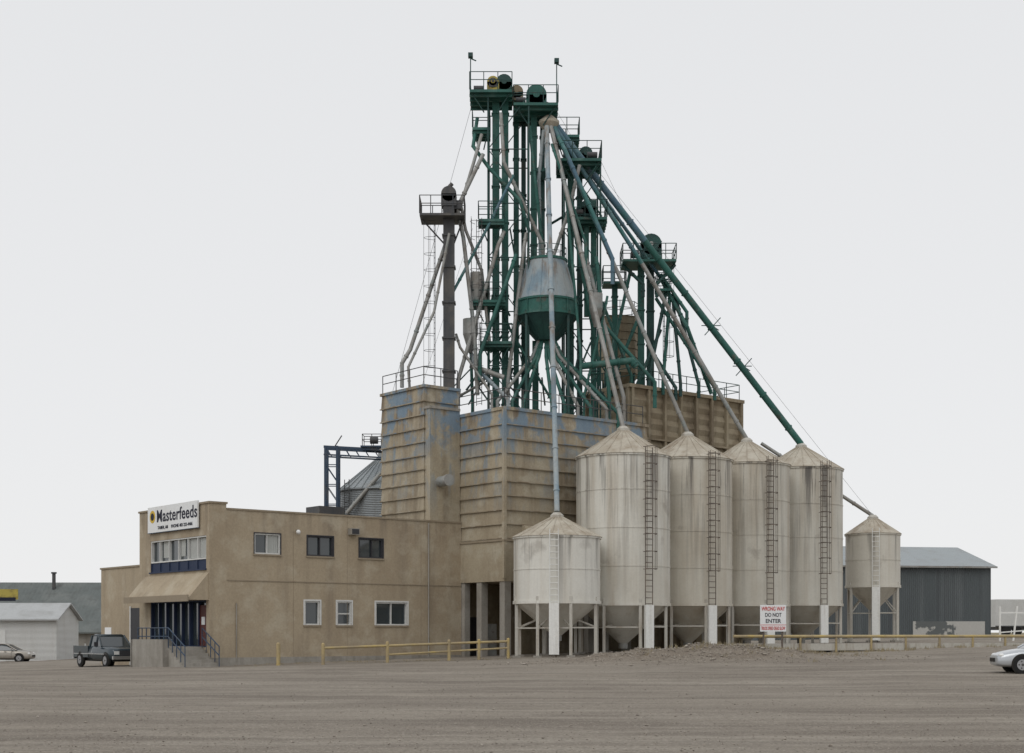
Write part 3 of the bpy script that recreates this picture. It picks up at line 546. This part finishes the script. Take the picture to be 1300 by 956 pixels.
for X in(413,428): 
    for d in(0,1.2): nb.beam(E7(X,845,d),E7(X,566,d),.15,.15)
for d in (0,1.2):
    nb.beam(E7(411,567,d),E7(484,571,d),.12,.16); nb.beam(E7(411,577,d),E7(484,581,d),.1,.1)
    for i in range(6): nb.beam(E7(413+i*12,568,d),E7(419+i*12,578,d),.05,.05)
    for i in range(5): Y=590+i*25; nb.beam(E7(413,Y,d),E7(428,Y+22,d),.05,.05); nb.beam(E7(413,Y,d),E7(428,Y,d),.06,.06)
bf.p('deck',m_navy).bx(*(lambda a,b:(a.x,b.x,96.8,98.4,a.z-.1,a.z))(E7(458,566),E7(486,566)))
bf.p('railing',m_dsteel).rail([E7(460,566),E7(484,566),E7(484,566,1.2),E7(460,566,1.2)],.8,.026,.8,True); bf.p('rail2',m_dsteel).tube(E7(425,567),E7(434,553),.04); bf.p('drive',m_dsteel).tube(E7(470,559),E7(480,559),.25,n=12)
bf.p('spout',m_galv).pipe([E7(484,600),E7(440,652)],.15)
bf.done()

# ------------------------------------------------------------------ left background buildings
gh=Obj('long_roof_building',(-46,138,0)); r=gh.p('roof',m_shing); B=Frame((-62,136),2.)
r.hexa([B.pt(0,-.4,1.6),B.pt(23.6,-.4,1.6),B.pt(23.6,7,6.6),B.pt(0,7,6.6),B.pt(0,-.4,1.75),B.pt(23.6,-.4,1.75),B.pt(23.0,7,6.75),B.pt(0,7,6.75)])
r.hexa([B.pt(0,7,6.6),B.pt(23.6,7,6.6),B.pt(23.6,14,1.6),B.pt(0,14,1.6),B.pt(0,7,6.75),B.pt(23.6,7,6.75),B.pt(23.6,14,1.75),B.pt(0,14,1.75)])
B.box(gh.p('walls',m_conc),0,23.2,.2,13.5,-2,1.7)
gh.p('gable',m_conc).add([B.pt(23.1,.2,1.6),B.pt(23.1,13.5,1.6),B.pt(23.1,7,6.55)],[(0,1,2)])
gh.p('chimney',m_dsteel).tube(B.pt(16.3,6,6),B.pt(16.3,6,7.7),.18,n=12); gh.p('chimney',m_dsteel).tube(B.pt(16.3,6,7.6),B.pt(16.3,6,7.75),.28,n=12)
B.box(gh.p('roof_sign',m_yel),10.8,14.2,1.2,1.35,4.9,5.9); B.box(gh.p('roof_sign_lower',m_black),11,14,1.1,1.19,4.75,5.1)
gh.done()
wg=Obj('white_garage',(-40,121,0)); G=Frame((-50.,118.),0.); g0=wg.p('walls',m_wsid); G.box(g0,0,12.2,0,6,-2,2.85)
rf=wg.p('roof',m_groof); rf.hexa([G.pt(-.3,-.4,2.7),G.pt(12.5,-.4,2.7),G.pt(12.5,3,4.1),G.pt(-.3,3,4.1),G.pt(-.3,-.4,2.82),G.pt(12.5,-.4,2.82),G.pt(12.5,3,4.22),G.pt(-.3,3,4.22)])
rf.hexa([G.pt(-.3,3,4.1),G.pt(12.5,3,4.1),G.pt(12.5,6.4,2.7),G.pt(-.3,6.4,2.7),G.pt(-.3,3,4.22),G.pt(12.5,3,4.22),G.pt(12.5,6.4,2.82),G.pt(-.3,6.4,2.82)])
wg.p('gable',m_wsid).add([G.pt(12.19,0,2.8),G.pt(12.19,6,2.8),G.pt(12.19,3,4.1)],[(0,1,2)])
G.box(wg.p('garage_door',m_wframe),4,8,-.06,0,-.8,1.9); wg.done()
wf=Obj('white_fence',(-37,112,0)); 
for i in range(8): x=-39+i*1.1; y=126; z=gz(x,y,False); wf.p('posts',m_wframe).bx(x,x+.12,y,y+.12,z,z+1.3)
wf.p('rails',m_wframe).bx(-39,-31,125.97,126.0,.1,.22); wf.done()
sd=Obj('dark_metal_shed',(36,130,0)); S=Frame((43.1,128.),10.); S.box(sd.p('walls',m_shed),-22,0,0,14,-1,7.6)
ro=sd.p('roof',m_shedroof); ro.hexa([S.pt(-22.3,-.4,7.5),S.pt(.4,-.4,7.5),S.pt(.4,7,9.65),S.pt(-22.3,7,9.65),S.pt(-22.3,-.4,7.62),S.pt(.4,-.4,7.62),S.pt(.4,7,9.77),S.pt(-22.3,7,9.77)])
ro.hexa([S.pt(-22.3,7,9.65),S.pt(.4,7,9.65),S.pt(.4,14.4,7.5),S.pt(-22.3,14.4,7.5),S.pt(-22.3,7,9.77),S.pt(.4,7,9.77),S.pt(.4,14.4,7.62),S.pt(-22.3,14.4,7.62)])
sd.p('gable',m_shed).add([S.pt(-.01,0,7.55),S.pt(-.01,14,7.55),S.pt(-.01,7,9.6)],[(0,1,2)]); sd.p('eave_flashing',m_galv).beam(S.pt(-22.3,-.43,7.55),S.pt(.4,-.43,7.55),.06,.16)
S.box(sd.p('lower_panels',m_shedlow),-7.5,-.6,-.04,0,1.0,2.7); sd.done()
tl=Obj('white_box_trailer',(54,150,0)); T=Frame((51.,150.),5.); T.box(tl.p('box_body',m_wsid),0,12,0,2.6,2.3,5.2); T.box(tl.p('chassis',m_dsteel),0.3,11.7,.3,2.3,1.95,2.3)
for t in(1.2,2.4,9.5): 
    a=T.pt(t,0,1.85); tl.p('wheels',m_tire).tube(a,a+V((0,.35,0)),.5,n=16)
T.box(tl.p('frame_trim',m_dsteel),-.02,12.02,-.03,0,2.3,2.42); tl.done()

# ------------------------------------------------------------------ barriers, scale, signs
rl=Obj('pipe_barrier',(-5,72,0)); q=rl.p('rails',m_yrail)
a=V((-9.3,70.,0));b=V((-.2,74.5,0)); n=7
for i in range(n):
    p=a.lerp(b,i/(n-1)); z=gz(p.x,p.y); 
    if i in(0,2,4,5,6) : q.tube((p.x,p.y,z-.1),(p.x,p.y,z+1.0),.085,n=10); q.sph((p.x,p.y,z+1.),.085)
    p.z=z
A1=a+V((0,0,gz(a.x,a.y)+.82)); B1=b+V((0,0,gz(b.x,b.y)+.9)); q.tube(A1,B1,.065,n=8)
q.tube(A1+V((3,1.5,-.35)),B1+V((0,0,-.35)),.05,n=8)
rl.done()
for x,y in((-11.6,70.6),):
    bo=Obj('bollard',(x,y,gz(x,y))); bo.p('post',m_yrail).tube((x,y,gz(x,y)-.1),(x,y,gz(x,y)+1.05),.1,n=14); bo.p('cap',m_yrail).sph((x,y,gz(x,y)+1.05),.1); bo.done()
ts=Obj('truck_scale',(20,76,0)); K=Frame((12.6,71.6),20.); zz=1.12
K.box(ts.p('deck',m_conc),0,19,0,3,zz-.12,zz); K.box(ts.p('side_beam',m_legs),0,19,-.1,0,zz-.34,zz+.02); K.box(ts.p('pit',m_dark),.3,18.7,.1,2.9,zz-.7,zz-.13)
for i in range(10): 
    t=i*19/9; ts.p('guard_rail',m_yrail).tube(K.pt(t,-.15,zz-.5),K.pt(t,-.15,zz+.38),.06,n=6); K.box(ts.p('piers',m_conc),t-.2,t+.2,-.05,.4,-.3,zz-.34)
for q_ in(-.15,2.95): ts.p('guard_rail',m_yrail).tube(K.pt(0,q_,zz+.38),K.pt(19,q_,zz+.38),.075,n=8)
K.frus(ts.p('ramp',m_conc),(-4,0,0,3),(-.05,0,0,3),.3,zz-.02)
ts.done()
sn=Obj('wrong_way_sign',(12.85,70,0)); x0,y0=12.85,70.
zb=gz(x0,y0); sn.p('posts',m_rust).bx(x0-.5,x0-.42,y0+.02,y0+.1,zb-.2,2.9); sn.p('posts',m_rust).bx(x0+.42,x0+.5,y0+.02,y0+.1,zb-.2,2.9)
sn.p('board',m_signw).bx(x0-.64,x0+.64,y0-.03,y0+.015,1.75,3.06); 
sn.p('border',m_red).bx(x0-.64,x0+.64,y0-.034,y0-.031,2.06,2.085)
for t,z,wd,h,m in(('WRONG WAY',2.86,1.15,.2,m_red),('DO NOT',2.56,.8,.19,m_black),('ENTER',2.26,.75,.19,m_black),('TRUCK SPEED DEAD SLOW',1.9,1.18,.17,m_red)): sn.text('lettering',t,m,(x0,y0-.04,z),(1,0,0),wd,h,ext=.004,bold=.01)
sn.done()
gt=Obj('yard_gate',(30,84,0)); gm=gt.p('frame',m_whitepost)
for x in(29.5,30.3,31.8): z=gz(x,86,False); gm.beam((x,86,z-.1),(x+ (.25 if x>30 else 0),86,z+2.1),.09,.09)
gm.beam((29.5,86,2.9),(32.,86,2.9),.07,.07);gm.beam((29.5,86,1.7),(32.,86,1.9),.07,.07); gt.done()

# ------------------------------------------------------------------ vehicles
def loft(mb,rings,smooth=True):
    n=len(rings[0]); o=[]
    vs=[p for r in rings for p in r]; fs=[]
    for j in range(len(rings)-1):
        for i in range(n): fs.append((j*n+i,j*n+(i+1)%n,(j+1)*n+(i+1)%n,(j+1)*n+i))
    fs.append(tuple(range(n))[::-1]); fs.append(tuple(range((len(rings)-1)*n,len(rings)*n)))
    mb.add(vs,fs,smooth)
def ring(x,zl,zt,w,tw_=.86):
    h=zt-zl; half=[(w*.88,zl),(w*.99,zl+h*.18),(w,zl+h*.5),(w*.97,zl+h*.8),(w*tw_,zt-.01),(w*tw_*.5,zt+.01)]
    return [(x,y,z) for y,z in half]+[(x,-y,z) for y,z in reversed(half)]
def wheel(o,x,y,r,w=.2):
    s=1 if y>0 else -1
    o.p('wheel_arches',m_dark).tube((x,y-s*.1,r+.02),(x,y+s*.012,r+.02),r*1.2,n=24)
    o.p('tyres',m_tire).tube((x,y-s*w+s*.03,r),(x,y+s*.035,r),r,n=24); o.p('rims',m_rim).tube((x,y,r),(x,y+s*.045,r),r*.62,n=20); o.p('hubs',m_dsteel).tube((x,y,r),(x,y+s*.055,r),r*.16,n=10)
    for k in range(5): a=k*1.2566; o.p('rim_gaps',m_dsteel).tube((x+r*.4*math.cos(a),y,r+r*.4*math.sin(a)),(x+r*.4*math.cos(a),y+s*.048,r+r*.4*math.sin(a)),r*.1,n=8)
def car(loc,rz,paint):
    o=Obj('parked_car',loc,rz,True); b=o.p('body',paint)
    st=[(-2.27,.4,.78,.62),(-2.22,.28,.9,.78),(-2.0,.22,.98,.85),(-1.5,.2,1.0,.88),(-.6,.2,.97,.89),(.4,.2,.95,.89),(1.05,.2,.93,.88),(1.5,.2,.88,.87),(2.0,.22,.78,.82),(2.2,.27,.68,.74),(2.27,.36,.6,.6)]
    loft(b,[ring(*s) for s in st])
    def gr(x,zt,wb,wt,zb=.9): return [(x,wb,zb),(x,(wb*.35+wt*.65),zb+(zt-zb)*.7),(x,wt*.92,zt),(x,-wt*.92,zt),(x,-(wb*.35+wt*.65),zb+(zt-zb)*.7),(x,-wb,zb)]
    loft(o.p('glasshouse',m_glass),[gr(-1.72,.96,.78,.72),gr(-1.1,1.34,.8,.62),(gr(-.5,1.41,.81,.62)),gr(.1,1.41,.81,.62),gr(.45,1.33,.81,.62),gr(1.2,.93,.78,.7)],False)
    loft(o.p('roof',paint),[[(x,w_,z-.035),(x,w_*.8,z+.02),(x,-w_*.8,z+.02),(x,-w_,z-.035)] for x,w_,z in((-1.2,.6,1.3),(-1.0,.66,1.38),(-.5,.68,1.43),(.1,.68,1.43),(.42,.62,1.37))])
    for s in(-1,1):
        for pts in([(1.18,.8,.93),(.42,.63,1.36)],[(-.3,.835,.95),(-.32,.66,1.41)],[(-1.66,.79,.98),(-1.15,.62,1.35)]): o.p('pillars',paint).tube((pts[0][0],pts[0][1]*s,pts[0][2]),(pts[1][0],pts[1][1]*s,pts[1][2]),.045,n=6)
        o.p('mirrors',paint).sph((.85,.97*s,1.0),.1,sc=(.7,1,.7)); o.p('door_gaps',m_dark).bx(-.32,-.31,min(.87*s,.893*s),max(.87*s,.893*s),.35,.93); o.p('door_gaps',m_dark).bx(.8,.81,min(.86*s,.888*s),max(.86*s,.888*s),.35,.9)
        for x in(-.5,.5): o.p('handles',paint).bx(x-.22,x-.06,min(.87*s,.91*s),max(.87*s,.91*s),.8,.84)
        for x in(-1.38,1.38): wheel(o,x,.86*s,.32)
        o.p('head_lamps',m_head).sph((2.06,.6*s,.66),.15,sc=(.9,1.1,.55)); o.p('tail_lamps',m_tail).sph((-2.13,.66*s,.8),.14,sc=(.7,1.1,.8))
        o.p('sill_trim',m_dark).bx(-1.0,1.0,min(.84*s,.87*s),max(.84*s,.87*s),.2,.27)
    o.p('plate',m_signw).bx(-2.31,-2.28,-.26,.26,.55,.68); o.p('grille',m_dark).bx(2.24,2.29,-.38,.38,.42,.56)
    o.done(subs=('body',)); return o
cx=20.25; car((cx,53.,gz(cx,53)-.01),math.pi-.12,m_silver)
car((-39.3,110,gz(-39.3,110)),.06,m_beige)
def pickup(loc,rz):
    o=Obj('pickup_truck',loc,rz,True); b=o.p('front_body',m_truck)
    loft(b,[ring(*s,.92) for s in((-.55,.35,1.12,.93),(.0,.35,1.12,.94),(1.0,.35,1.1,.94),(1.2,.35,1.1,.93),(1.9,.38,1.05,.92),(2.45,.4,.98,.88),(2.55,.5,.9,.8))])
    def gr(x,zt,wb,wt,zb=1.08): return [(x,wb,zb),(x,wt,zt),(x,-wt,zt),(x,-wb,zb)]
    loft(o.p('cab_glass',m_glass),[gr(-.55,1.1,.84,.82),gr(-.5,1.7,.84,.7),gr(.35,1.72,.84,.7),gr(1.1,1.12,.84,.8)],False)
    loft(o.p('cab_roof',m_truck),[[(x,w_,z-.05),(x,w_*.85,z+.03),(x,-w_*.85,z+.03),(x,-w_,z-.05)] for x,w_,z in((-.56,.72,1.68),(-.3,.75,1.74),(.3,.75,1.74),(.45,.68,1.68))])
    bd=o.p('bed',m_truck)
    for s in(-1,1):
        bd.bx(-2.65,-.6,min(.82*s,.93*s),max(.82*s,.93*s),.5,1.13); o.p('bed_trim',m_chrome).bx(-2.6,1.9,min(.93*s,.945*s),max(.93*s,.945*s),.68,.72)
        for p,q in(((1.08,.84,1.1),(.38,.72,1.7)),((-.53,.86,1.1),(-.5,.72,1.7)),((.3,.86,1.1),(.28,.72,1.7))): o.p('pillars',m_truck).tube((p[0],p[1]*s,p[2]),(q[0],q[1]*s,q[2]),.05,n=6)
        for x in(-1.7,1.75): wheel(o,x,.92*s,.36)
        o.p('tail_lamps',m_tail).bx(-2.68,-2.64,min(.74*s,.92*s),max(.74*s,.92*s),.7,1.05); o.p('head_lamps',m_head).bx(2.5,2.58,min(.5*s,.78*s),max(.5*s,.78*s),.68,.86); o.p('mirrors',m_dframe).bx(.75,.85,min(.95*s,1.15*s),max(.95*s,1.15*s),1.1,1.35)
    bd.bx(-2.6,-.6,-.82,.82,.55,.62); bd.bx(-2.66,-2.58,-.82,.82,.52,1.11); bd.bx(-.66,-.6,-.82,.82,.6,1.12); o.p('rear_bumper',m_chrome).bx(-2.85,-2.67,-.9,.9,.42,.6); o.p('front_bumper',m_chrome).bx(2.56,2.72,-.9,.9,.42,.6); o.p('grille',m_dframe).bx(2.55,2.6,-.5,.5,.62,.9); o.p('chassis',m_dark).bx(-2.5,2.4,-.7,.7,.3,.5)
    o.done()
p=F.pt(-1.45,9.1,0); pickup((p.x,p.y,gz(p.x,p.y)),math.atan2(-F.w[1],-F.w[0]))

# ------------------------------------------------------------------ light, sky, camera
wd=bpy.data.worlds.new('World'); scene.world=wd; wd.use_nodes=True; nt=wd.node_tree; N=nt.nodes; L=nt.links
bg=N['Background']; sky=N.new('ShaderNodeTexSky'); sky.sky_type='NISHITA'; sky.sun_disc=False; sky.sun_elevation=math.radians(48); sky.sun_rotation=math.radians(210)
sc=N.new('ShaderNodeVectorMath'); sc.operation='SCALE'; L.new(sky.outputs[0],sc.inputs[0]); sc.inputs['Scale'].default_value=.08
tc=N.new('ShaderNodeTexCoord'); sp=N.new('ShaderNodeSeparateXYZ'); L.new(tc.outputs['Generated'],sp.inputs[0]); rp=N.new('ShaderNodeValToRGB'); L.new(sp.outputs[2],rp.inputs[0])
rp.color_ramp.elements[0].position=0; rp.color_ramp.elements[0].color=(.87,.87,.875,1); rp.color_ramp.elements[1].position=.6; rp.color_ramp.elements[1].color=(.79,.8,.815,1)
mx=N.new('ShaderNodeMix'); mx.data_type='RGBA'; mx.inputs[0].default_value=.95; L.new(sc.outputs[0],mx.inputs[6]); L.new(rp.outputs[0],mx.inputs[7]); L.new(mx.outputs[2],bg.inputs[0]); bg.inputs[1].default_value=1.
sl=bpy.data.lights.new('sun','SUN'); sl.energy=.85; sl.angle=math.radians(40); sl.color=(1,.98,.95); so=bpy.data.objects.new('sun',sl); scene.collection.objects.link(so); so.rotation_euler=(math.radians(42),0,math.radians(-30))
cam=bpy.data.cameras.new('camera'); co=bpy.data.objects.new('camera',cam); scene.collection.objects.link(co); co.location=(0,0,1.7); co.rotation_euler=(math.radians(90),0,0)
cam.sensor_width=36; cam.lens=50; cam.shift_y=.25; cam.clip_end=8000; cam.clip_start=.5; scene.camera=co
scene.view_settings.view_transform='Standard'; scene.view_settings.look='None'; scene.view_settings.exposure=0
